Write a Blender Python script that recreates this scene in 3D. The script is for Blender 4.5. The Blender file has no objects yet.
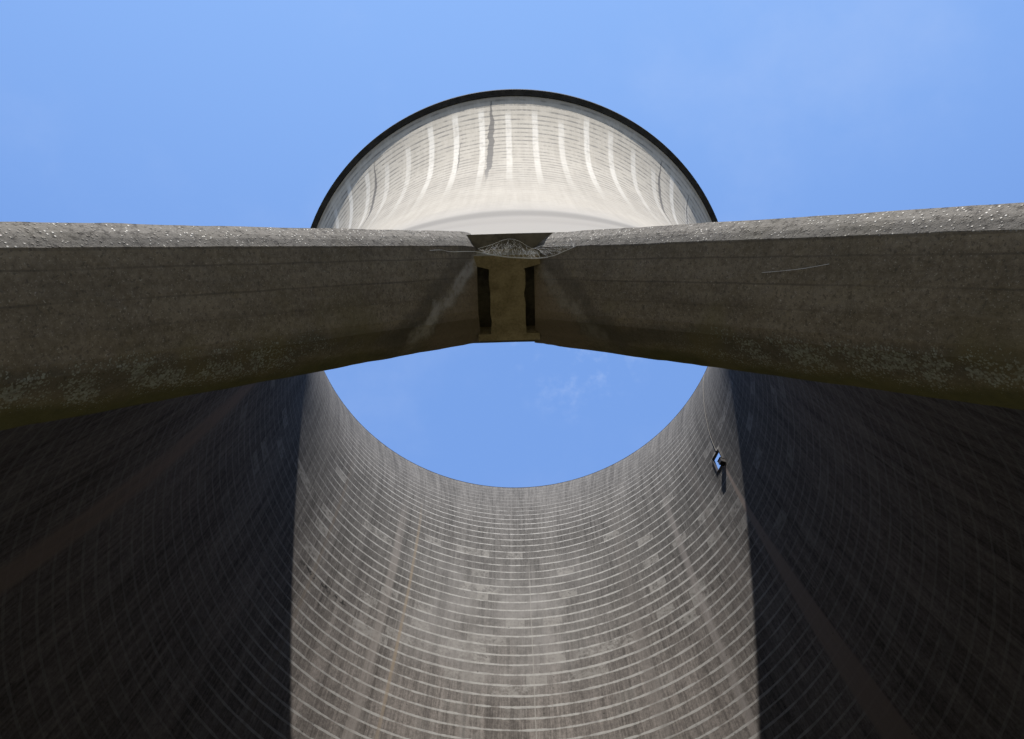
import bpy, math, random
from mathutils import Vector, Matrix, noise

random.seed(7)
sc = bpy.context.scene
col = sc.collection
R = math.radians

# ------------------------------------------------------------------ measures
CAM_H = 1.6                       # eye height, tower axis at the origin
FOC = 875.2                       # focal length in pixels of a 1024 wide frame
CAM_R = 36.798                    # distance of the camera from the tower axis
TILT = R(25.413)                  # optical axis, measured from the zenith
ROLL = R(-1.629)
CX = 517.352
A, ZT, B_LOW, B_UP = 20.605, 75.872, 50.685, 29.048
Z_RIM, R_LIP = 92.456, 24.36
Z_BASE = 6.3                      # underside of the shell (heights are above the eye)
LIFT = 1.09


def r_hyp(z):
    return A * math.sqrt(1 + ((z - ZT) / (B_UP if z > ZT else B_LOW)) ** 2)


# the lower half of the shell runs a little straighter than the hyperbola: (height, radius)
LOWER = [(6, 35.0152), (7, 34.72), (8, 34.4253), (9, 34.1311), (10, 33.8375), (12, 33.2518), (14, 32.6684), (16, 32.0879), (18, 31.5107), (20, 30.9362),
        (22, 30.3642), (24, 29.7948), (26, 29.2279), (28, 28.6636), (30, 28.1019), (32, 27.5569), (34, 27.0162), (36, 26.4603), (38, 25.8891),
        (40, 25.3317), (42, 24.8208), (44, 24.3482), (46, 23.9174)]


def r_out(z):
    if z >= 46:
        return r_hyp(z) + 0.12 * max(0.0, min(1.0, (z - 88.0) / 4.0)) ** 2
    for (z0, r0), (z1, r1) in zip(LOWER, LOWER[1:]):
        if z <= z1:
            break
    return r0 + (r1 - r0) * (z - z0) / (z1 - z0)


def thick(z):
    return 0.2 + 0.675 * math.exp(-max(0, z - Z_BASE) / 2.2) + 0.12 * max(0.0, min(1.0, (z - 88.0) / 4.0)) ** 2


def r_in(z):
    return r_out(z) - thick(z)


# ------------------------------------------------------------------ helpers
def link_mesh(name, verts, faces, mats, parent=None, smooth=False, fmat=None, uvs=None):
    me = bpy.data.meshes.new(name)
    me.from_pydata(verts, [], faces)
    if not isinstance(mats, (list, tuple)):
        mats = [mats]
    for m in mats:
        me.materials.append(m)
    if fmat:
        me.polygons.foreach_set('material_index', fmat)
    if uvs:
        lay = me.uv_layers.new(name='surface')
        flat = []
        for f in uvs:
            for c in f:
                flat += [c[0], c[1]]
        lay.data.foreach_set('uv', flat)
    if smooth:
        me.polygons.foreach_set('use_smooth', [True] * len(me.polygons))
    me.validate()
    me.update()
    o = bpy.data.objects.new(name, me)
    col.objects.link(o)
    if parent:
        o.parent = parent
    return o


class NT:
    """tiny node-writing helper"""

    def __init__(self, tree):
        self.t = tree
        self.n = tree.nodes
        self.n.clear()

    def new(self, kind, **kw):
        x = self.n.new(kind)
        for k, v in kw.items():
            setattr(x, k, v)
        return x

    def put(self, sock, v):
        if v is None:
            return
        if hasattr(v, 'is_output') or isinstance(v, bpy.types.NodeSocket):
            self.t.links.new(v, sock)
        else:
            if sock.type == 'RGBA' and len(v) == 3:
                v = (*v, 1)
            sock.default_value = v

    def m(self, op, a, b=None, c=None, clamp=False):
        x = self.new('ShaderNodeMath', operation=op, use_clamp=clamp)
        for i, v in enumerate((a, b, c)):
            self.put(x.inputs[i], v)
        return x.outputs[0]

    def mix(self, f, a, b, blend='MIX'):
        x = self.new('ShaderNodeMix', data_type='RGBA', blend_type=blend)
        x.clamp_factor = True
        self.put(x.inputs[0], f)
        self.put(x.inputs[6], a)
        self.put(x.inputs[7], b)
        return x.outputs[2]

    def ramp(self, f, lo, hi, a=0.0, b=1.0):
        x = self.new('ShaderNodeMapRange', interpolation_type='SMOOTHSTEP')
        self.put(x.inputs[0], f)
        for i, v in zip((1, 2, 3, 4), (lo, hi, a, b)):
            self.put(x.inputs[i], v)
        return x.outputs[0]

    def xyz(self, x, y, z=0.0):
        c = self.new('ShaderNodeCombineXYZ')
        for i, v in enumerate((x, y, z)):
            self.put(c.inputs[i], v)
        return c.outputs[0]

    def noise(self, vec, scale, detail=4.0, rough=0.55):
        x = self.new('ShaderNodeTexNoise')
        self.put(x.inputs['Vector'], vec)
        x.inputs['Scale'].default_value = scale
        x.inputs['Detail'].default_value = detail
        x.inputs['Roughness'].default_value = rough
        return x.outputs[0]

    def white(self, vec):
        x = self.new('ShaderNodeTexWhiteNoise', noise_dimensions='3D')
        self.put(x.inputs['Vector'], vec)
        return x.outputs[0]

    def vor(self, vec, scale):
        x = self.new('ShaderNodeTexVoronoi')
        self.put(x.inputs['Vector'], vec)
        x.inputs['Scale'].default_value = scale
        return x.outputs['Distance'], x.outputs['Color']

    def uv(self):
        u = self.new('ShaderNodeUVMap', uv_map='surface')
        s = self.new('ShaderNodeSeparateXYZ')
        self.t.links.new(u.outputs[0], s.inputs[0])
        return s.outputs[0], s.outputs[1]

    def band(self, x, centre, half, soft):
        """1 within centre +- half, fading over soft"""
        d = self.m('ABSOLUTE', self.m('SUBTRACT', x, centre))
        return self.ramp(d, half, half + soft, 1.0, 0.0)

    def finish(self, colour, rough=0.92, bump=None, strength=0.3, dist=0.02, spec=0.2, gain=None):
        if gain:
            colour = self.mix(1.0, colour, gain, 'MULTIPLY')
        b = self.new('ShaderNodeBsdfPrincipled')
        self.put(b.inputs['Base Color'], colour)
        self.put(b.inputs['Roughness'], rough)
        b.inputs['Specular IOR Level'].default_value = spec
        if bump is not None:
            bp = self.new('ShaderNodeBump')
            bp.inputs['Strength'].default_value = strength
            bp.inputs['Distance'].default_value = dist
            self.put(bp.inputs['Height'], bump)
            self.t.links.new(bp.outputs[0], b.inputs['Normal'])
        o = self.new('ShaderNodeOutputMaterial')
        self.t.links.new(b.outputs[0], o.inputs[0])


def material(name):
    m = bpy.data.materials.new(name)
    m.use_nodes = True
    return m, NT(m.node_tree)


# ------------------------------------------------------------------ materials
def mat_interior():
    m, n = material('stained_inner_concrete')
    ph, z = n.uv()                                   # angle in degrees from the far side, height
    x = n.m('MULTIPLY', ph, 0.37)                    # metres round the wall
    # cloudy weathering + board marks + downward streaks
    cloud = n.noise(n.xyz(x, z), 0.16, 5, 0.6)
    fine = n.noise(n.xyz(x, z), 2.6, 6, 0.7)
    grit = n.noise(n.xyz(x, z, 3.0), 9.0, 3, 0.7)
    s1 = n.noise(n.xyz(x, n.m('MULTIPLY', z, 0.02), 5.0), 1.5, 4, 0.65)
    s2 = n.noise(n.xyz(x, n.m('MULTIPLY', z, 0.035), 9.0), 5.0, 3, 0.7)
    v = n.m('ADD', n.m('MULTIPLY', cloud, 0.55), n.m('MULTIPLY', s1, 0.75))
    v = n.m('ADD', v, n.m('MULTIPLY', s2, 0.75))
    v = n.m('ADD', v, n.m('MULTIPLY', fine, 0.8))
    v = n.m('ADD', v, n.m('MULTIPLY', grit, 0.5))   # about 1.47 mean
    val = n.ramp(v, 1.0, 1.95, 0.0, 1.0)
    c = n.mix(val, (0.056, 0.0515, 0.0465), (0.215, 0.200, 0.182))
    # upper part greyer, lower part browner
    up = n.ramp(z, 50.0, 72.0)
    c = n.mix(up, n.mix(1.0, c, (1.03, 0.985, 0.965), 'MULTIPLY'), n.mix(1.0, c, (0.66, 0.67, 0.675), 'MULTIPLY'))
    st = n.m('ADD', n.m('MULTIPLY', n.ramp(s1, 0.34, 0.66), 0.5), n.m('MULTIPLY', n.ramp(s2, 0.34, 0.66), 0.5))
    st = n.m('ADD', n.m('MULTIPLY', st, n.ramp(z, 58.0, 80.0, 0.44, 0.30)), n.ramp(z, 58.0, 80.0, 0.80, 0.87))
    gr = n.ramp(n.noise(n.xyz(x, n.m('MULTIPLY', z, 0.6), 11.0), 5.5, 3, 0.8), 0.33, 0.67, 0.80, 1.2)
    st = n.m('MULTIPLY', st, gr)
    c = n.mix(1.0, c, n.xyz(st, st, st), 'MULTIPLY')
    # lime-pale zone half way up the far side
    pz = n.m('MULTIPLY', n.band(z, 66.0, 2.5, 9.0), n.band(ph, -6.0, 10.0, 26.0))
    pz = n.m('MULTIPLY', pz, n.ramp(cloud, 0.40, 0.62, 0.35, 1.0))
    c = n.mix(n.m('MULTIPLY', pz, 0.6), c, (0.33, 0.315, 0.295))
    # lift joints: ragged pale lime lines every 1.09 m
    wob = n.m('MULTIPLY', n.m('SUBTRACT', n.noise(n.xyz(x, n.m('MULTIPLY', z, 0.9), 1.0), 0.7, 3), 0.5), 0.10)
    zz = n.m('DIVIDE', n.m('SUBTRACT', n.m('ADD', z, wob), 81.88 - 60 * LIFT - LIFT / 2), LIFT)
    fr = n.m('FRACT', zz)
    row = n.m('FLOOR', zz)
    dist = n.m('ABSOLUTE', n.m('SUBTRACT', fr, 0.5))
    brk = n.noise(n.xyz(x, n.m('MULTIPLY', row, 3.7), 2.0), 0.55, 5, 0.65)
    width = n.m('MULTIPLY', n.ramp(brk, 0.30, 0.62, 0.045, 0.11), n.ramp(z, 60.0, 76.0, 1.0, 0.7))
    line = n.m('MULTIPLY', n.m('LESS_THAN', dist, width), n.ramp(brk, 0.30, 0.5, 0.35, 0.95))
    line = n.m('MULTIPLY', line, n.ramp(z, 79.0, 89.0, 1.0, 0.22))
    line = n.m('MULTIPLY', line, n.ramp(fine, 0.30, 0.55, 0.55, 1.0))
    # pale lime patches that fill pieces of one lift
    row = n.m('FLOOR', n.m('ADD', zz, 0.5))
    cell = n.m('FLOOR', n.m('MULTIPLY', x, 0.55))
    wn = n.white(n.xyz(cell, row, 4.0))
    rowp = n.white(n.xyz(row, 2.0, 8.0))
    patch = n.m('MULTIPLY', n.m('GREATER_THAN', wn, 0.86), n.m('GREATER_THAN', rowp, 0.52))
    patch = n.m('MULTIPLY', patch, n.ramp(z, 54.0, 60.0, 0.3, 1.0))
    patch = n.m('MULTIPLY', patch, n.ramp(z, 74.0, 78.0, 1.0, 0.0))
    patch = n.m('MULTIPLY', patch, n.ramp(n.noise(n.xyz(x, z, 7.0), 1.8, 6, 0.75), 0.36, 0.60, 0.0, 0.65))
    row627 = n.m('MULTIPLY', n.band(z, 60.62, 0.44, 0.10), n.band(ph, -22.0, 13.0, 0.8))
    row627 = n.m('ADD', row627, n.m('MULTIPLY', n.band(z, 60.62, 0.44, 0.10), n.band(ph, 20.0, 6.0, 3.0)))
    row627 = n.m('ADD', row627, n.m('MULTIPLY', n.band(z, 57.35, 0.44, 0.1), n.band(ph, -3.0, 5.0, 0.6)))
    row627 = n.m('ADD', row627, n.m('MULTIPLY', n.band(z, 69.34, 0.48, 0.2), n.band(ph, -12.0, 5.0, 2.0)))
    row627 = n.m('MULTIPLY', row627, n.ramp(n.noise(n.xyz(x, z, 17.0), 1.1, 6, 0.8), 0.42, 0.60, 0.0, 0.75))
    c = n.mix(n.m('MAXIMUM', patch, row627), c, (0.34, 0.325, 0.295))
    line = n.m('MULTIPLY', line, n.ramp(n.m('ABSOLUTE', ph), 56.0, 72.0, 1.0, 0.28))  # shade painted in: lime lines dimmed on the shaded side walls
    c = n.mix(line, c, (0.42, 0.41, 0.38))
    # separate long run-down stains
    for cen, half, soft, tint, k in ((-37.5, 0.5, 1.3, (0.29, 0.262, 0.235), 0.6), (-31.9, 0.25, 0.25, (0.30, 0.24, 0.17), 0.75),
                                     (46.5, 0.3, 1.0, (0.29, 0.265, 0.245), 0.55), (1.8, 0.05, 0.12, (0.36, 0.345, 0.31), 0.7),
                                     (29.0, 0.5, 2.0, (0.17, 0.155, 0.14), 0.45), (57.5, 0.4, 1.2, (0.16, 0.14, 0.125), 0.4),
                                     (-58.5, 0.2, 0.5, (0.20, 0.165, 0.13), 0.5), (-113.0, 1.3, 1.6, (0.34, 0.265, 0.215), 0.8),
                                     (-14.0, 0.2, 1.2, (0.19, 0.18, 0.165), 0.4), (14.0, 0.2, 1.6, (0.05, 0.047, 0.045), 0.15),
                                     (-22.5, 0.3, 1.6, (0.05, 0.047, 0.045), 0.15), (-46.5, 0.4, 1.5, (0.055, 0.05, 0.047), 0.15)):
        wav = n.m('ADD', ph, n.m('MULTIPLY', n.m('SUBTRACT', n.noise(n.xyz(n.m('MULTIPLY', z, 0.12), cen, 0.0), 1.0, 3), 0.5), 0.5))
        mk = n.band(wav, cen, half, soft)
        top = 83.0 if half > 0.06 else 78.0
        mk = n.m('MULTIPLY', mk, n.ramp(z, top - 14, top, 1.0, 0.0))
        mk = n.m('MULTIPLY', mk, n.ramp(n.noise(n.xyz(x, n.m('MULTIPLY', z, 0.15), cen), 1.2, 4), 0.3, 0.6, 0.5, 1.0))
        c = n.mix(n.m('MULTIPLY', mk, k), c, tint)
    # rust-brown run below the hatch, widening on the way down
    half = n.ramp(z, 40.0, 71.0, 2.5, 0.35)
    d = n.m('ABSOLUTE', n.m('SUBTRACT', ph, n.ramp(z, 48.0, 71.0, 69.6, 69.3)))
    mk = n.m('MULTIPLY', n.ramp(n.m('SUBTRACT', d, half), -0.25, 0.35, 1.0, 0.0), n.ramp(z, 70.6, 71.2, 1.0, 0.0))
    c = n.mix(n.m('MULTIPLY', mk, 0.8), c, (0.31, 0.25, 0.21))
    # spalled black scar in one lift on the left
    sp = n.m('MULTIPLY', n.band(z, 60.75, 0.14, 0.2), n.band(ph, -55.0, 6.5, 2.5))
    sp = n.m('MULTIPLY', sp, n.ramp(n.noise(n.xyz(x, z, 23.0), 1.6, 4, 0.7), 0.50, 0.58, 0.0, 0.9))
    c = n.mix(sp, c, (0.018, 0.017, 0.016))
    # small dark tie holes
    dd, _ = n.vor(n.xyz(n.m('MULTIPLY', x, 0.8), n.m('MULTIPLY', z, 0.917)), 1.0)
    c = n.mix(n.m('MULTIPLY', n.m('LESS_THAN', dd, 0.06), 0.5), c, (0.02, 0.019, 0.018))
    n.finish(c, 0.95, n.m('ADD', fine, n.m('MULTIPLY', line, 0.4)), 0.25, 0.04, 0.12, (0.74, 0.724, 0.714))
    return m


def mat_exterior():
    m, n = material('sun_bleached_outer_concrete')
    ph, z = n.uv()                                   # angle in degrees from the near side, height
    x = n.m('MULTIPLY', ph, 0.37)
    cloud = n.noise(n.xyz(x, z), 0.25, 5, 0.6)
    fine = n.noise(n.xyz(x, z), 3.0, 5, 0.7)
    s1 = n.noise(n.xyz(x, n.m('MULTIPLY', z, 0.03), 5.0), 2.2, 4, 0.65)
    v = n.m('ADD', n.m('ADD', n.m('MULTIPLY', cloud, 0.4), n.m('MULTIPLY', s1, 0.4)), n.m('MULTIPLY', fine, 0.3))
    c = n.mix(n.ramp(v, 0.38, 0.72), (0.415, 0.378, 0.318), (0.535, 0.492, 0.420))
    # grey-blue, then darker grey towards the foot of the tower
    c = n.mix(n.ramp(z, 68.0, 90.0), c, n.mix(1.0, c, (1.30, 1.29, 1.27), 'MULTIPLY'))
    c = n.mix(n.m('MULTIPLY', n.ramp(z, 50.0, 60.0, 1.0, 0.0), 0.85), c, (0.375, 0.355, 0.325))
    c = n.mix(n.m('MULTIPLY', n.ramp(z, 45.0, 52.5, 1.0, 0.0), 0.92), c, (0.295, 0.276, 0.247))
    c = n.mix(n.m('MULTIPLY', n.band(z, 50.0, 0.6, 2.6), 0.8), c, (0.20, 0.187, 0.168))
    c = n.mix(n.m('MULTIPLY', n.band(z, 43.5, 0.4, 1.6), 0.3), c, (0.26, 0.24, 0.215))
    c = n.mix(n.m('MULTIPLY', n.noise(n.xyz(n.m('MULTIPLY', x, 0.15), z, 3.0), 0.5, 3), 0.18), c, (0.30, 0.29, 0.28))
    # step shadow and dirt painted as a dark line at each lift joint
    wob = n.m('MULTIPLY', n.m('SUBTRACT', n.noise(n.xyz(x, z, 1.0), 0.8, 3), 0.5), 0.16)
    zz = n.m('DIVIDE', n.m('ADD', z, wob), 1.0)
    fr = n.m('FRACT', zz)
    row = n.m('FLOOR', zz)
    brk = n.noise(n.xyz(x, n.m('MULTIPLY', row, 3.3), 6.0), 0.8, 5, 0.7)
    line = n.m('MULTIPLY', n.ramp(n.m('ABSOLUTE', n.m('SUBTRACT', fr, 0.5)), 0.05, 0.26, 1.0, 0.0), n.ramp(brk, 0.36, 0.62, 0.10, 1.0))
    line = n.m('MULTIPLY', line, n.ramp(z, 58.0, 76.0, 0.1, 1.0))
    # paler rain-washed ribs every 6.7 degrees
    pw = n.m('ADD', ph, n.m('MULTIPLY', n.m('SUBTRACT', n.noise(n.xyz(n.m('MULTIPLY', z, 0.15), 3.0, 0.0), 1.0, 2), 0.5), 0.6))
    cyc = n.m('DIVIDE', n.m('SUBTRACT', pw, 6.2 - 6.7 * 20.5), 6.7)
    rib = n.m('ABSOLUTE', n.m('SUBTRACT', n.m('FRACT', cyc), 0.5))
    key = n.m('FLOOR', cyc)
    rk = n.white(n.xyz(key, 1.0, 5.0))
    wash = n.ramp(n.m('ADD', rib, n.m('MULTIPLY', n.m('SUBTRACT', fine, 0.5), 0.08)), 0.07, 0.14, 1.0, 0.0)
    wash = n.m('MULTIPLY', wash, n.ramp(z, n.m('ADD', 86.5, n.m('MULTIPLY', rk, 3.0)), n.m('ADD', 87.6, n.m('MULTIPLY', rk, 3.5)), 1.0, 0.15))
    wash = n.m('MULTIPLY', wash, n.ramp(z, 60.0, 74.0, 0.0, 1.0))
    wash = n.m('MULTIPLY', wash, n.m('ADD', n.m('MULTIPLY', rk, 0.45), 0.5))
    wash = n.m('MULTIPLY', wash, n.ramp(n.noise(n.xyz(x, n.m('MULTIPLY', z, 0.5), 8.0), 1.3, 5, 0.7), 0.32, 0.55, 0.45, 1.0))
    c = n.mix(line, c, n.mix(n.ramp(z, 64.0, 84.0), (0.24, 0.222, 0.19), (0.28, 0.26, 0.23)))
    c = n.mix(n.m('MULTIPLY', wash, 0.8), c, n.mix(n.ramp(z, 64.0, 84.0), (0.555, 0.52, 0.455), (0.93, 0.885, 0.80)))
    # dark cracks with grey run-off below them
    for cen, zt, zb, w in ((-5.2, 91.6, 66.0, 0.75), (-38.3, 89.5, 68.0, 0.5), (41.5, 90.5, 68.0, 0.45), (53.0, 90.0, 76.0, 0.4),
                           (-13.2, 84.0, 70.0, 0.22), (19.8, 86.0, 79.0, 0.15)):
        j = n.m('SUBTRACT', n.noise(n.xyz(n.m('MULTIPLY', z, 0.35), cen, 0.0), 1.0, 4, 0.7), 0.5)
        p2 = n.m('ADD', n.m('ADD', ph, n.m('MULTIPLY', j, 1.7)), n.m('MULTIPLY', n.m('SUBTRACT', z, (zt + zb) / 2), -0.05))
        wd = n.m('MULTIPLY', n.ramp(z, zt - 7.0, zt, 1.0, 0.25), n.m('MULTIPLY', n.ramp(z, zb, zb + 12, 0.2, 1.0), w))
        mk = n.ramp(n.m('SUBTRACT', n.m('ABSOLUTE', n.m('SUBTRACT', p2, cen)), wd), -0.15, 0.12, 1.0, 0.0)
        mk = n.m('MULTIPLY', mk, n.m('MULTIPLY', n.ramp(z, zb, zb + 9, 0.0, 1.0), n.ramp(z, zt - 0.2, zt, 1.0, 0.0)))
        c = n.mix(n.m('MULTIPLY', mk, 0.86), c, (0.135, 0.125, 0.115))
    # walkway's shadow band painted into the wall colour, with a ragged lower edge
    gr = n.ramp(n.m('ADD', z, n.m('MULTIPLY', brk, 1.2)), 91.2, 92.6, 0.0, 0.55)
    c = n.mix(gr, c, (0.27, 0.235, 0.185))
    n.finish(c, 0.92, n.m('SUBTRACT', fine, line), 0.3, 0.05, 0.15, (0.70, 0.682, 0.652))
    return m


def mat_column():
    m, n = material('weathered_column_concrete')
    s, u = n.uv()                                   # metres from the head, metres across (outer side positive)
    vec = n.xyz(s, u)
    tc = n.new('ShaderNodeTexCoord').outputs['Object']
    cloud = n.noise(tc, 2.2, 6, 0.65)
    fine = n.noise(tc, 30.0, 6, 0.75)
    grit = n.noise(tc, 95.0, 3, 0.7)
    along = n.noise(n.xyz(n.m('MULTIPLY', s, 0.35), n.m('MULTIPLY', u, 6.0), 3.0), 1.4, 4, 0.6)
    v = n.m('ADD', n.m('ADD', n.m('MULTIPLY', cloud, 0.5), n.m('MULTIPLY', along, 0.5)), n.m('MULTIPLY', fine, 0.75))
    c = n.mix(n.ramp(v, 0.60, 1.15), (0.105, 0.085, 0.060), (0.255, 0.212, 0.160))
    # pits and pale aggregate
    c = n.mix(n.m('MULTIPLY', n.ramp(grit, 0.60, 0.70), 0.6), c, (0.45, 0.42, 0.37))
    c = n.mix(n.m('MULTIPLY', n.ramp(n.noise(tc, 55.0, 3), 0.34, 0.42, 1.0, 0.0), 0.6), c, (0.07, 0.06, 0.05))
    # formwork joints along the length
    for uu, w, k in ((0.215, 0.0015, 0.45), (0.075, 0.0015, 0.5), (-0.05, 0.001, 0.2), (0.30, 0.002, 0.35)):
        wv = n.m('ADD', u, n.m('MULTIPLY', n.m('SUBTRACT', n.noise(n.xyz(s, uu, 0.0), 1.6, 3), 0.5), 0.02))
        k2 = n.m('MULTIPLY', n.band(wv, uu, w, 0.006), n.ramp(n.noise(n.xyz(s, uu, 5.0), 1.1, 3), 0.38, 0.55, 0.15, 1.0))
        c = n.mix(n.m('MULTIPLY', k2, k), c, (0.06, 0.052, 0.045))
    # weather side: worn, with bright exposed aggregate
    wside = n.ramp(u, 0.300, 0.312)
    ag, _ = n.vor(tc, 45.0)
    a2 = n.m('MULTIPLY', n.ramp(ag, 0.10, 0.30, 1.0, 0.0), n.ramp(n.noise(tc, 9.0, 3), 0.42, 0.58))
    wc = n.mix(n.ramp(v, 0.55, 1.0), (0.075, 0.067, 0.058), (0.185, 0.173, 0.158))
    wc = n.mix(n.m('MULTIPLY', a2, 0.9), wc, (0.78, 0.76, 0.72))
    wc = n.mix(n.m('MULTIPLY', n.ramp(fine, 0.40, 0.48, 1.0, 0.0), 0.7), wc, (0.05, 0.045, 0.04))
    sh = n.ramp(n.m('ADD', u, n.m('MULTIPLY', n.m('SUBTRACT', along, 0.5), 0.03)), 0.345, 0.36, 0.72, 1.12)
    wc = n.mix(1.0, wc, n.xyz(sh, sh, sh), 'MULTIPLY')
    c = n.mix(wside, c, wc)
    # dark strip along the inner arris, then moss on it
    bend = n.m('ADD', u, n.m('MULTIPLY', n.m('SUBTRACT', n.noise(vec, 1.3, 5, 0.6), 0.5), 0.16))
    drk = n.band(bend, -0.255, 0.02, 0.09)
    c = n.mix(n.m('MULTIPLY', drk, 0.62), c, (0.055, 0.052, 0.042))
    moss = n.m('MULTIPLY', n.ramp(bend, -0.40, -0.29, 1.0, 0.0), n.ramp(s, 0.35, 1.6, 0.15, 1.0))
    c = n.mix(n.m('MULTIPLY', moss, 0.85), c, n.mix(n.noise(tc, 14.0, 4), (0.040, 0.042, 0.012), (0.115, 0.110, 0.036)))
    tinge = n.m('MULTIPLY', n.ramp(n.noise(tc, 1.7, 3), 0.50, 0.66), n.ramp(u, -0.25, 0.1, 0.6, 0.1))
    c = n.mix(n.m('MULTIPLY', tinge, n.ramp(s, 0.1, 1.2)), c, (0.135, 0.115, 0.055))
    # blue-grey lichen rosettes, more of them lower on the column
    ld, lc = n.vor(tc, 74.0)
    thr = n.m('MULTIPLY', n.ramp(s, 0.6, 2.8, 0.0, 1.0), n.band(bend, -0.27, 0.03, 0.13))
    thr = n.m('MULTIPLY', thr, n.ramp(n.noise(tc, 7.0, 6, 0.7), 0.33, 0.60))
    lich = n.m('MULTIPLY', n.m('LESS_THAN', ld, n.m('MULTIPLY', thr, 0.66)), n.ramp(n.noise(tc, 40.0, 3), 0.35, 0.65, 0.2, 0.7))
    c = n.mix(lich, c, (0.30, 0.325, 0.30))
    # pale lime run where the column meets the beam
    ln = n.m('ADD', n.m('MULTIPLY', u, 1.0), n.m('MULTIPLY', n.m('SUBTRACT', s, 0.10), 0.62))
    ln = n.m('ADD', ln, n.m('MULTIPLY', n.m('SUBTRACT', n.noise(vec, 4.0, 5, 0.65), 0.5), 0.26))
    lime = n.m('MULTIPLY', n.band(ln, 0.13, 0.02, 0.075), n.ramp(u, -0.36, -0.30, 0.2, 1.0))
    lime = n.m('MULTIPLY', lime, n.ramp(s, 1.0, 1.5, 1.0, 0.0))
    lime = n.m('MULTIPLY', lime, n.ramp(u, 0.20, 0.30, 1.0, 0.0))
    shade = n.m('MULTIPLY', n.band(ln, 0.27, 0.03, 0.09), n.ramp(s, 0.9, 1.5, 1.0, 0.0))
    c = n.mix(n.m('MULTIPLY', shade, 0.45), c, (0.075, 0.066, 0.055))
    sx = n.new('ShaderNodeSeparateXYZ')
    n.put(sx.inputs[0], tc)
    lime = n.m('MULTIPLY', lime, n.ramp(sx.outputs[0], -0.2, 0.2, 1.0, 0.35))
    lime = n.m('MULTIPLY', lime, n.ramp(n.noise(tc, 9.0, 5, 0.7), 0.34, 0.58, 0.25, 1.0))
    c = n.mix(n.m('MULTIPLY', lime, 0.8), c, (0.36, 0.34, 0.32))
    # rusty-toned patch painted for the flared head face, which catches light differently
    rp = n.m('MULTIPLY', n.ramp(ln, 0.0, 0.09, 1.0, 0.0), n.ramp(s, 0.5, 0.9, 1.0, 0.0))
    c = n.mix(n.m('MULTIPLY', rp, 0.4), c, (0.24, 0.185, 0.135))
    h = n.m('ADD', n.m('MULTIPLY', fine, 0.6), n.m('MULTIPLY', grit, 0.4))
    h = n.m('ADD', h, n.m('MULTIPLY', n.m('MULTIPLY', n.ramp(ag, 0.1, 0.35, 1.0, 0.0), wside), 0.8))
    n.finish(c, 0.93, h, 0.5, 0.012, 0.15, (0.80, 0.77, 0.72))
    return m


def mat_simple(name, c0, c1, scale, bump=0.3, rough=0.9, dist=0.01):
    m, n = material(name)
    tc = n.new('ShaderNodeTexCoord').outputs['Object']
    f = n.noise(tc, scale, 6, 0.65)
    g = n.noise(tc, scale * 9, 4, 0.7)
    c = n.mix(n.ramp(n.m('ADD', n.m('MULTIPLY', f, 0.6), n.m('MULTIPLY', g, 0.4)), 0.36, 0.64), c0, c1)
    n.finish(c, rough, g, bump, dist, 0.2)
    return m


def mat_ground():
    m, n = material('rough_grass_and_rubble')
    tc = n.new('ShaderNodeTexCoord').outputs['Object']
    f = n.noise(tc, 0.25, 6, 0.65)
    g = n.noise(tc, 6.0, 6, 0.75)
    c = n.mix(n.ramp(g, 0.35, 0.65), (0.075, 0.072, 0.036), (0.16, 0.145, 0.085))
    c = n.mix(n.ramp(f, 0.50, 0.62), c, n.mix(g, (0.10, 0.09, 0.075), (0.24, 0.22, 0.19)))
    n.finish(c, 1.0, g, 0.6, 0.05, 0.1)
    return m


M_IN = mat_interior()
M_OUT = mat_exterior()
M_COL = mat_column()
M_BEAM = mat_simple('dark_beam_concrete', (0.045, 0.038, 0.028), (0.105, 0.09, 0.068), 3.0)
M_NODE = mat_simple('mossy_brown_node_concrete', (0.13, 0.104, 0.062), (0.235, 0.19, 0.122), 7.0, 0.5, 0.95)
M_RIM = mat_simple('dark_rim_concrete', (0.012, 0.012, 0.0125), (0.034, 0.033, 0.033), 1.2)  # one very dark tone for the whole rim
M_STEEL = mat_simple('black_rusty_steel', (0.012, 0.011, 0.011), (0.035, 0.028, 0.024), 6.0, 0.2, 0.7)
M_CABLE = mat_simple('pale_lime_crusted_cable', (0.095, 0.087, 0.078), (0.15, 0.14, 0.126), 3.0)
M_GROUND = mat_ground()
M_FOOT = mat_simple('footing_concrete', (0.17, 0.16, 0.14), (0.30, 0.28, 0.25), 2.0)


def mat_web():
    m, n = material('dusty_spider_silk')
    tc = n.new('ShaderNodeTexCoord').outputs['Object']
    g = n.noise(tc, 60.0, 3)
    n.finish(n.mix(g, (0.42, 0.40, 0.37), (0.72, 0.70, 0.66)), 0.8)
    return m


M_WEB = mat_web()

# ------------------------------------------------------------------ the tower
tower = bpy.data.objects.new('cooling_tower', None)
col.objects.link(tower)
tower.location = (0, 0, 0)
tower['label'] = 'huge concrete cooling tower seen from below, bleached outside, dark inside, on slanting columns'
tower['category'] = 'cooling tower'

H_PH0, H_PH1, H_Z0, H_Z1 = 66.3, 69.9, 70.85, 73.05   # hatch opening


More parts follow.
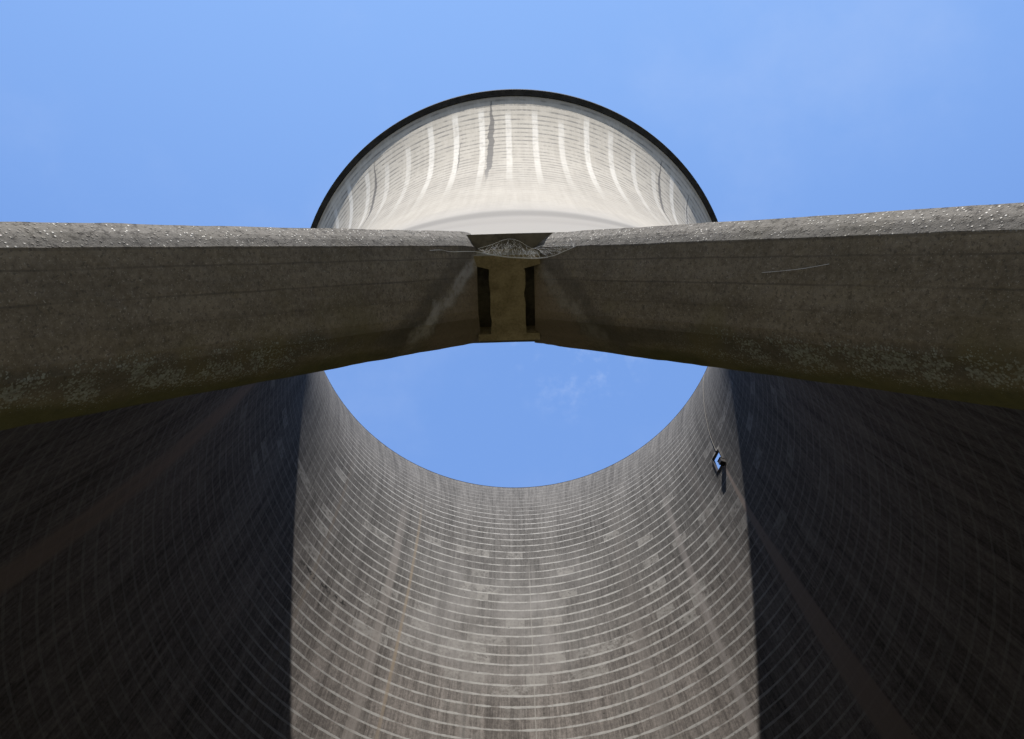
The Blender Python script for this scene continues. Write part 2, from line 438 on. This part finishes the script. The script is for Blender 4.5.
def build_shell():
    phis = [i * 1.0 for i in range(360)]
    phis = [p for p in phis if not (H_PH0 - 0.4 < p < H_PH0 + 0.4 or H_PH1 - 0.4 < p < H_PH1 + 0.4)]
    phis = sorted(phis + [H_PH0, H_PH1])                # from the far side (+Y), clockwise to +X
    z = Z_BASE
    zs = [Z_BASE, 6.9, 7.4, 8.0]
    while zs[-1] + 1.3 < Z_RIM:
        zs.append(zs[-1] + 1.09)
    zs.append(Z_RIM)
    zs = [q for q in zs if not (H_Z0 - 0.35 < q < H_Z0 + 0.35 or H_Z1 - 0.35 < q < H_Z1 + 0.35)]
    zs = sorted(zs + [H_Z0, H_Z1])
    n, k = len(phis), len(zs)
    vs, fs, fm, uv = [], [], [], []
    for layer in (0, 1):
        for z in zs:
            r0 = r_out(z) if layer == 0 else r_in(z)
            for p in phis:
                # every lift was cast in its own shutter: a few millimetres in or out
                r = r0 + 0.012 * noise.noise((p * 0.22, z * 0.9, 3.0 + layer))
                vs.append((r * math.sin(R(p)), r * math.cos(R(p)), z + CAM_H))
    off = n * k

    def sgn(p):
        return p - 360 if p > 180 else p

    def uv_in(i, j, w=0):
        p = phis[i % n] + (360 if i >= n else 0)
        return (p - 360 if phis[i - w] >= 180 else p, zs[j])

    def uv_out(i, j):
        p = phis[i % n] + (360 if i >= n else 0)
        return (180 - p, zs[j])                       # positive to the right in the picture (+X)

    def is_hole(i, j):
        return phis[i] >= H_PH0 - 1e-4 and phis[i] < H_PH1 - 1e-4 and zs[j] >= H_Z0 - 1e-4 and zs[j] < H_Z1 - 1e-4

    for j in range(k - 1):
        for i in range(n):
            if is_hole(i, j):
                continue
            a, b = j * n + i, j * n + (i + 1) % n
            fs.append((b, a, a + n, b + n)); fm.append(0)
            uv.append([uv_out(i + 1, j), uv_out(i, j), uv_out(i, j + 1), uv_out(i + 1, j + 1)])
            a2, b2 = a + off, b + off
            fs.append((a2, b2, b2 + n, a2 + n)); fm.append(1)
            uv.append([uv_in(i, j), uv_in(i + 1, j, 1), uv_in(i + 1, j + 1, 1), uv_in(i, j + 1)])
    for i in range(n):                                 # underside and top edge
        a, b = i, (i + 1) % n
        fs.append((a, b, b + off, a + off)); fm.append(2); uv.append([(0, 0)] * 4)
        t = (k - 1) * n
        fs.append((b + t, a + t, a + t + off, b + t + off)); fm.append(2); uv.append([(0, 0)] * 4)
    i0, i1 = phis.index(H_PH0), phis.index(H_PH1)      # reveals of the hatch opening
    j0, j1 = zs.index(H_Z0), zs.index(H_Z1)
    for j in range(j0, j1):
        for i, fl in ((i0, False), (i1, True)):
            q = (j * n + i, (j + 1) * n + i, (j + 1) * n + i + off, j * n + i + off)
            fs.append(q if fl else q[::-1]); fm.append(2); uv.append([(0, 0)] * 4)
    for i in range(i0, i1):
        for j, fl in ((j0, False), (j1, True)):
            q = (j * n + i, j * n + i + 1, j * n + i + 1 + off, j * n + i + off)
            fs.append(q[::-1] if fl else q); fm.append(2); uv.append([(0, 0)] * 4)
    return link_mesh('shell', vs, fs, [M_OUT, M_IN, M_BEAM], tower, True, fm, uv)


shell = build_shell()
shell['label'] = 'thin concrete shell, bleached cream outside, grey-brown with pale lift lines inside'


def lathe(name, prof, mat, parent, n=256, closed=True):
    vs, fs = [], []
    m_ = len(prof)
    for i in range(n):
        a = 2 * math.pi * i / n
        for r, z in prof:
            vs.append((r * math.sin(a), r * math.cos(a), z + CAM_H))
    for i in range(n):
        i2 = (i + 1) % n
        for j in range(m_):
            j2 = (j + 1) % m_
            fs.append((i * m_ + j, i * m_ + j2, i2 * m_ + j2, i2 * m_ + j))
    o = link_mesh(name, vs, fs, mat, parent)
    return o


# stiffening rim: a walkway slab that sticks out beyond the shell, with a low kerb
rim = lathe('rim_walkway', [(r_out(Z_RIM) - 0.325, Z_RIM - 0.02), (r_out(Z_RIM) - 0.03, Z_RIM - 0.34), (r_out(Z_RIM) + 0.12, Z_RIM - 0.26), (R_LIP - 0.05, Z_RIM - 0.14), (R_LIP, Z_RIM - 0.08),
                            (R_LIP, Z_RIM + 0.30), (R_LIP - 0.16, Z_RIM + 0.30), (R_LIP - 0.16, Z_RIM + 0.12), (r_out(Z_RIM) - 0.325, Z_RIM + 0.12)], M_RIM, tower)
rim['label'] = 'black projecting walkway round the mouth'

# ------------------------------------------------------------------ slanting columns
CAM = Vector((0, -CAM_R, CAM_H))


def column(name, axis_point, d, poly, x_end):
    """axis_point: a point on the axis; d: direction from foot to head; poly: cross-section across the axis (across, depth)"""
    d = Vector(d).normalized()
    AX = Vector(axis_point)
    mid = Vector((0, math.sin(R(20)), math.cos(R(20))))
    v = (mid - d * mid.dot(d)).normalized()
    u = d.cross(v)
    if u.y > 0:
        u = -u
    p0, p4 = poly[2], poly[8]
    # finer outline
    pts = []
    for (a, b) in zip(poly, poly[1:] + poly[:1]):
        L = math.hypot(b[0] - a[0], b[1] - a[1])
        k = max(1, round(L / 0.03))
        for i in range(k):
            pts.append((a[0] + (b[0] - a[0]) * i / k, a[1] + (b[1] - a[1]) * i / k))
    n = len(pts)
    uc = 0.5 * (p0[0] + p4[0])
    ends = []
    for (pu, pv) in pts:
        base = AX + u * pu + v * pv
        t_x = (x_end - base.x) / d.x
        t_z = (Z_BASE + 0.30 + CAM_H - base.z) / d.z
        ends.append(min(t_x, t_z))
    t_head = max(ends)
    ts_rel = [0, 0.03, 0.07, 0.12, 0.18, 0.26, 0.34]
    while ts_rel[-1] < 9.3:
        ts_rel.append(ts_rel[-1] + 0.08 + 0.02 * max(0, ts_rel[-1] - 6))
    vs, fs, uv = [], [], []
    t_foot = (0.15 - AX.z) / d.z
    nr = len(ts_rel)
    for q, tr in enumerate(ts_rel):
        f = tr / ts_rel[-1]
        for (pu, pv), te in zip(pts, ends):
            t = te + (t_foot - te) * f
            # rounded shoulder on the weather side of the head
            pin = 0.0
            if q < 5 and pu > 0.30:
                pin = (0.07 * (1 - q / 5.0) ** 2) * min(1, (pu - 0.30) / 0.09)
            P = AX + u * (pu - pin * 0.6) + v * (pv + pin * 0.2) + d * (t - pin * 1.0)
            nn = noise.noise(P * 3.0) * 0.004 + noise.noise(P * 14.0) * 0.003
            rad = (u * (pu - uc) + v * pv).normalized()
            vs.append(tuple(P + rad * nn))
    for q in range(nr - 1):
        for i in range(n):
            i2 = (i + 1) % n
            fs.append((q * n + i, q * n + i2, (q + 1) * n + i2, (q + 1) * n + i))
            s0, s1 = ts_rel[q], ts_rel[q + 1]
            uv.append([(s0, (pts[i][0] - uc + 0.0)), (s0, pts[i2][0] - uc), (s1, pts[i2][0] - uc), (s1, pts[i][0] - uc)])
    fs.append(tuple(range(n))[::-1])
    uv.append([(0.0, p[0] - uc) for p in pts][::-1])
    fs.append(tuple((nr - 1) * n + i for i in range(n)))
    uv.append([(ts_rel[-1], p[0] - uc) for p in pts])
    o = link_mesh(name, vs, fs, M_COL, tower, False, None, uv)
    return o


col_l = column('diagonal_column', (-3.2426, -35.9937, 3.2588), (0.59275, 0.32731, 1),
               [(0.3254, -0.3), (0.3936, -0.245), (0.4409, -0.19), (0.4449, 0.1), (0.3054, 0.3), (-0.1506, 0.33), (-0.3055, 0.27), (-0.4055, 0.1),
                (-0.4055, -0.0815), (-0.3261, -0.1847), (-0.207, -0.28), (-0.1506, -0.296), (-0.0316, -0.308), (0.1112, -0.312), (0.2398, -0.306)], -0.275)
col_l['label'] = 'slanting column on the left, sunlit along its top edge'
col_r = column('diagonal_column', (3.2304, -35.9487, 3.3266), (-0.61904, 0.32164, 1),
               [(0.2951, -0.3), (0.3626, -0.2455), (0.4094, -0.1911), (0.4134, 0.1), (0.2751, 0.3), (-0.173, 0.33), (-0.3381, 0.27), (-0.4381, 0.1),
                (-0.4381, -0.0716), (-0.3547, -0.18), (-0.2297, -0.28), (-0.173, -0.296), (-0.056, -0.308), (0.0844, -0.312), (0.2108, -0.306)], 0.145)
col_r['label'] = 'slanting column on the right, speckled with lichen'


def solid(name, prof, z0, z1, mat, parent, jit=0.0):
    """upright prism from an outline in plan"""
    n = len(prof)
    vs, fs = [], []
    ks = 6
    for q in range(ks + 1):
        z = z0 + (z1 - z0) * q / ks
        for x, y in prof:
            P = Vector((x, y, z + CAM_H))
            j = noise.noise(P * 22.0) * jit
            vs.append((x + j, y, z + CAM_H))
    for q in range(ks):
        for i in range(n):
            i2 = (i + 1) % n
            fs.append((q * n + i, q * n + i2, (q + 1) * n + i2, (q + 1) * n + i))
    fs.append(tuple(range(n))[::-1])
    fs.append(tuple(ks * n + i for i in range(n)))
    return link_mesh(name, vs, fs, mat, parent)


def node_profile():
    """plan outline of the head block: an I with thin mortar lips, slits either side of its web"""
    x0, x1 = -0.172, 0.058
    lips = 0.03
    ya, yb, yc, yd = -34.805, -34.70, -34.18, -34.125
    right, left = [], []
    k = 22
    for i in range(k + 1):
        y = yb + (yc - yb) * i / k
        right.append((x1 + lips * (0.55 + 0.45 * noise.noise((y * 9, 0.0, 1.0))), y))
        left.append((x0 - lips * (0.55 + 0.45 * noise.noise((y * 9, 4.0, 1.0))), y))
    out = [(-0.30, ya), (0.19, ya), (0.19, yb - 0.03)] + right + [(0.18, yc), (0.18, yd), (-0.29, yd), (-0.29, yc)] + left[::-1] + [(-0.30, yb - 0.03)]
    return out


node = solid('column_head', node_profile(), 6.15, Z_BASE + 0.15, M_NODE, tower, 0.006)
node['label'] = 'mossy brown block between the two column heads'

# footings and the same pair of columns all the way round
def footing():
    xs = [v.co for v in col_l.data.vertices if v.co.z < 0.4]
    cx = sum(c.x for c in xs) / len(xs)
    cy = sum(c.y for c in xs) / len(xs)
    vs, fs = [], []
    prof = [(1.0, -0.15), (1.0, 0.30), (0.9, 0.40), (0.62, 0.95), (0.55, 1.0)]
    for k, (s, z) in enumerate(prof):
        for sx, sy in ((-1, -0.8), (1, -0.8), (1, 0.8), (-1, 0.8)):
            vs.append((cx + sx * s, cy + sy * s, z))
    for k in range(len(prof) - 1):
        for i in range(4):
            i2 = (i + 1) % 4
            fs.append((k * 4 + i, k * 4 + i2, k * 4 + 4 + i2, k * 4 + 4 + i))
    fs.append((3, 2, 1, 0))
    t = (len(prof) - 1) * 4
    fs.append((t, t + 1, t + 2, t + 3))
    return link_mesh('column_footing', vs, fs, M_FOOT, tower)


foot = footing()
N_PAIR = 22
for k in range(1, N_PAIR):
    a = 2 * math.pi * k / N_PAIR
    for src in (col_l, col_r, node, foot):
        o = src.copy()
        col.objects.link(o)
        o.parent = tower
        o.rotation_euler = (0, 0, a)
        if 'label' in o:
            del o['label']

# ------------------------------------------------------------------ hatch in the wall
ph_m = R(0.5 * (H_PH0 + H_PH1))
T = Vector((math.cos(ph_m), -math.sin(ph_m), 0))          # towards larger angle
N = Vector((-math.sin(ph_m), -math.cos(ph_m), 0))         # into the tower
r_h = r_in(72.0)
O = Vector((r_h * math.sin(ph_m), r_h * math.cos(ph_m), CAM_H))


def box_mesh(vs, fs, t0, t1, n0, n1, z0, z1):
    b = len(vs)
    for z in (z0, z1):
        for (t, n_) in ((t0, n0), (t1, n0), (t1, n1), (t0, n1)):
            P = O + T * t + N * n_
            vs.append((P.x, P.y, P.z + z))
    for f in ((0, 3, 2, 1), (4, 5, 6, 7), (0, 1, 5, 4), (1, 2, 6, 5), (2, 3, 7, 6), (3, 0, 4, 7)):
        fs.append(tuple(b + i for i in f))


hw = 0.5 * R(H_PH1 - H_PH0) * r_h
vs, fs = [], []
box_mesh(vs, fs, -hw - 0.06, -hw + 0.03, -0.22, 0.05, H_Z0, H_Z1)
box_mesh(vs, fs, hw - 0.06, hw + 0.05, -0.22, 0.05, H_Z0, H_Z1)
box_mesh(vs, fs, -hw + 0.03, hw - 0.06, -0.22, 0.05, H_Z1 - 0.05, H_Z1 + 0.04)
box_mesh(vs, fs, -hw + 0.03, hw - 0.06, -0.22, 0.0, H_Z0 - 0.04, H_Z0 + 0.02)
hf = link_mesh('hatch_frame', vs, fs, M_STEEL, tower)
hf['label'] = 'black steel frame of the hatch high in the right wall'
vs, fs = [], []
box_mesh(vs, fs, hw - 0.25, hw + 0.24, -0.02, 0.46, H_Z0 - 0.58, H_Z0 - 0.02)
box_mesh(vs, fs, hw - 0.29, hw + 0.28, -0.03, 0.50, H_Z0 - 0.02, H_Z0 + 0.04)
hb = link_mesh('hatch_box', vs, fs, M_STEEL, tower)
hb['label'] = 'black box sticking in from the hatch'

# thin conductor from the rim down to the hatch
vs, fs = [], []
path = []
for i in range(60):
    z = Z_RIM - 0.6 - (Z_RIM - 0.6 - H_Z1 - 0.05) * i / 59
    p = 69.6 + 1.9 * math.sin(math.pi * min(1.0, (i / 59) * 1.15)) * (1 - 0.35 * i / 59) - 0.5 * (i / 59) ** 2
    r = r_in(z) - 0.045
    path.append(Vector((r * math.sin(R(p)), r * math.cos(R(p)), z + CAM_H)))
for i, P in enumerate(path):
    for k in range(6):
        a = k * math.pi / 3
        vs.append(tuple(P + T * (0.036 * math.cos(a)) + N * (0.036 * math.sin(a))))
for i in range(len(path) - 1):
    for k in range(6):
        k2 = (k + 1) % 6
        fs.append((i * 6 + k, i * 6 + k2, i * 6 + 6 + k2, i * 6 + 6 + k))
cb = link_mesh('conductor_cable', vs, fs, M_CABLE, tower)
cb['label'] = 'thin pale cable running up from the hatch'

# ------------------------------------------------------------------ cobwebs


def strand_mesh(vs, fs, pts, r):
    b = len(vs)
    for i, P in enumerate(pts):
        q = pts[min(i + 1, len(pts) - 1)] - pts[max(i - 1, 0)]
        q.normalize()
        s1 = q.cross(Vector((0.3, 0.2, 1))).normalized()
        s2 = q.cross(s1)
        for k in range(4):
            a = k * math.pi / 2
            vs.append(tuple(P + s1 * (r * math.cos(a)) + s2 * (r * math.sin(a))))
    for i in range(len(pts) - 1):
        for k in range(4):
            k2 = (k + 1) % 4
            fs.append((b + i * 4 + k, b + i * 4 + k2, b + i * 4 + 4 + k2, b + i * 4 + 4 + k))


def spline(cps, n):
    out = []
    for i in range(n):
        t = i / (n - 1) * (len(cps) - 1)
        k = min(int(t), len(cps) - 2)
        f = t - k
        p0, p1, p2, p3 = cps[max(k - 1, 0)], cps[k], cps[k + 1], cps[min(k + 2, len(cps) - 1)]
        out.append(0.5 * ((2 * p1) + (p2 - p0) * f + (2 * p0 - 5 * p1 + 4 * p2 - p3) * f * f + (3 * p1 - p0 - 3 * p2 + p3) * f ** 3))
    return out


low = spline([Vector(p) for p in ((-0.569, -35.0005, 7.300), (-0.500, -34.969, 7.400), (-0.4366, -34.930, 7.478), (-0.2784, -34.9325, 7.46), (-0.155, -34.8942, 7.5), (-0.0642, -34.8768, 7.5),
                                  (0.041, -34.8664, 7.5), (0.153, -34.8659, 7.48), (0.2645, -34.8838, 7.46), (0.3612, -34.9272, 7.44), (0.4422, -34.9737, 7.4106))], 90)
upp = spline([Vector(p) for p in ((-0.2555, -34.9093, 7.6), (-0.1548, -34.9359, 7.6), (-0.0828, -34.9632, 7.6), (-0.0258, -34.9725, 7.6), (0.0376, -34.956, 7.6),
                                  (0.1006, -34.9136, 7.6), (0.1431, -34.899, 7.6), (0.1916, -34.9303, 7.55), (0.2941, -34.9672, 7.48), (0.4069, -34.9616, 7.4991))], 90)
vs, fs = [], []
strand_mesh(vs, fs, low, 0.0015)
strand_mesh(vs, fs, [p + Vector((0, 0.006, 0.004)) for p in low[30:70]], 0.0012)
strand_mesh(vs, fs, upp, 0.0009)
for i in range(130):
    a = random.uniform(0.34, 0.99)
    b = a + random.gauss(0, 0.07)
    ia = int(min(89, max(0, a * 89)))
    ib = int(min(89, max(0, ((b - 0.30) / 0.70) * 89)))
    P, Q = low[ia], upp[ib]
    f1 = random.uniform(0, 0.35) if random.random() < 0.6 else 0
    f2 = random.uniform(0.5, 1.0)
    seg = [P.lerp(Q, f1 + (f2 - f1) * k / 5) + Vector((random.gauss(0, .004), random.gauss(0, .003), random.gauss(0, .004))) for k in range(6)]
    strand_mesh(vs, fs, seg, 0.0004)
web = link_mesh('cobweb', vs, fs, M_WEB)
web['label'] = 'dusty cobweb sagging across the joint between the two column heads'
web['category'] = 'cobweb'
vs, fs = [], []
strand_mesh(vs, fs, spline([Vector(p) for p in ((1.2909, -35.2614, 5.9278), (1.37, -35.3124, 5.8043), (1.4366, -35.356, 5.7081), (1.5115, -35.4123, 5.5983))], 30), 0.0010)
thr = link_mesh('cobweb', vs, fs, M_WEB)
thr['label'] = 'single bright spider thread on the underside of the right-hand column'
thr['category'] = 'cobweb'

# ------------------------------------------------------------------ ground
vs, fs = [], []
n = 96
S = 260.0
for j in range(n + 1):
    for i in range(n + 1):
        x, y = -S + 2 * S * i / n, -S + 2 * S * j / n
        vs.append((x, y, 0.0 + 0.05 * noise.noise((x * 0.11, y * 0.11, 0)) - 0.05))
for j in range(n):
    for i in range(n):
        a = j * (n + 1) + i
        fs.append((a, a + 1, a + n + 2, a + n + 1))
g = link_mesh('ground', vs, fs, M_GROUND, None, True)
g['kind'] = 'structure'

# ------------------------------------------------------------------ sky and sun
SUN_EL, SUN_AZ = R(55.1), R(0.6)
sd = Vector((math.sin(SUN_AZ) * math.cos(SUN_EL), -math.cos(SUN_AZ) * math.cos(SUN_EL), math.sin(SUN_EL)))
w = bpy.data.worlds.new('blue_sky')
sc.world = w
w.use_nodes = True
n = NT(w.node_tree)
tc = n.new('ShaderNodeTexCoord').outputs['Generated']
dt = n.new('ShaderNodeVectorMath', operation='DOT_PRODUCT')
n.put(dt.inputs[0], tc)
dt.inputs[1].default_value = sd
sep = n.new('ShaderNodeSeparateXYZ')
n.put(sep.inputs[0], tc)
f = n.m('SUBTRACT', dt.outputs['Value'], 0.53)
f = n.m('DIVIDE', f, 0.36, clamp=True)
c = n.mix(f, (0.192, 0.366, 0.805), (0.296, 0.520, 1.0))
cl = n.noise(tc, 2.6, 7, 0.6)
c = n.mix(n.ramp(cl, 0.45, 0.75, 0.0, 0.22), c, (0.55, 0.68, 0.98))
wd = n.new('ShaderNodeVectorMath', operation='DOT_PRODUCT')          # one thin wisp high in the sky
n.put(wd.inputs[0], tc)
wd.inputs[1].default_value = Vector((0.068, 0.411, 0.909)).normalized()
wm = n.m('MULTIPLY', n.ramp(wd.outputs['Value'], 0.9955, 0.9998), n.ramp(n.noise(tc, 26.0, 7, 0.65), 0.46, 0.75))
c = n.mix(n.m('MULTIPLY', wm, 0.55), c, (0.46, 0.60, 0.93))
hz = n.ramp(sep.outputs[2], 0.0, 0.55, 1.0, 0.0)
c = n.mix(n.m('MULTIPLY', hz, 0.75), c, (0.50, 0.62, 0.86))
bg = n.new('ShaderNodeBackground')
n.put(bg.inputs[0], c)
bg.inputs[1].default_value = 1.0
o = n.new('ShaderNodeOutputWorld')
w.node_tree.links.new(bg.outputs[0], o.inputs[0])

sun = bpy.data.lights.new('sun', 'SUN')
sun.energy = 9.2
sun.color = (1.0, 0.98, 0.955)
sun.angle = R(0.53)
so = bpy.data.objects.new('sun', sun)
col.objects.link(so)
so.location = (0, -60, 120)
so.rotation_euler = sd.to_track_quat('Z', 'Y').to_euler()

# ------------------------------------------------------------------ camera
cam = bpy.data.cameras.new('camera')
co = bpy.data.objects.new('camera', cam)
col.objects.link(co)
s_, c_ = math.sin(TILT), math.cos(TILT)
Rv, Uv, Fv = Vector((1, 0, 0)), Vector((0, -c_, s_)), Vector((0, s_, c_))
Rr = Rv * math.cos(ROLL) + Uv * math.sin(ROLL)
Ur = Uv * math.cos(ROLL) - Rv * math.sin(ROLL)
mat = Matrix((Rr, Ur, -Fv)).transposed().to_4x4()
mat.translation = CAM
co.matrix_world = mat
cam.sensor_fit = 'HORIZONTAL'
cam.sensor_width = 36.0
cam.lens = FOC / 1024 * 36.0
cam.shift_x = -(CX - 512.0) / 1024
cam.clip_end = 2000
sc.camera = co

sc.view_settings.view_transform = 'Standard'
sc.view_settings.look = 'None'
sc.view_settings.exposure = 0.0
sc.view_settings.gamma = 1.0
sc.view_settings.use_curve_mapping = False
sc.cycles.max_bounces = 8
sc.cycles.diffuse_bounces = 6
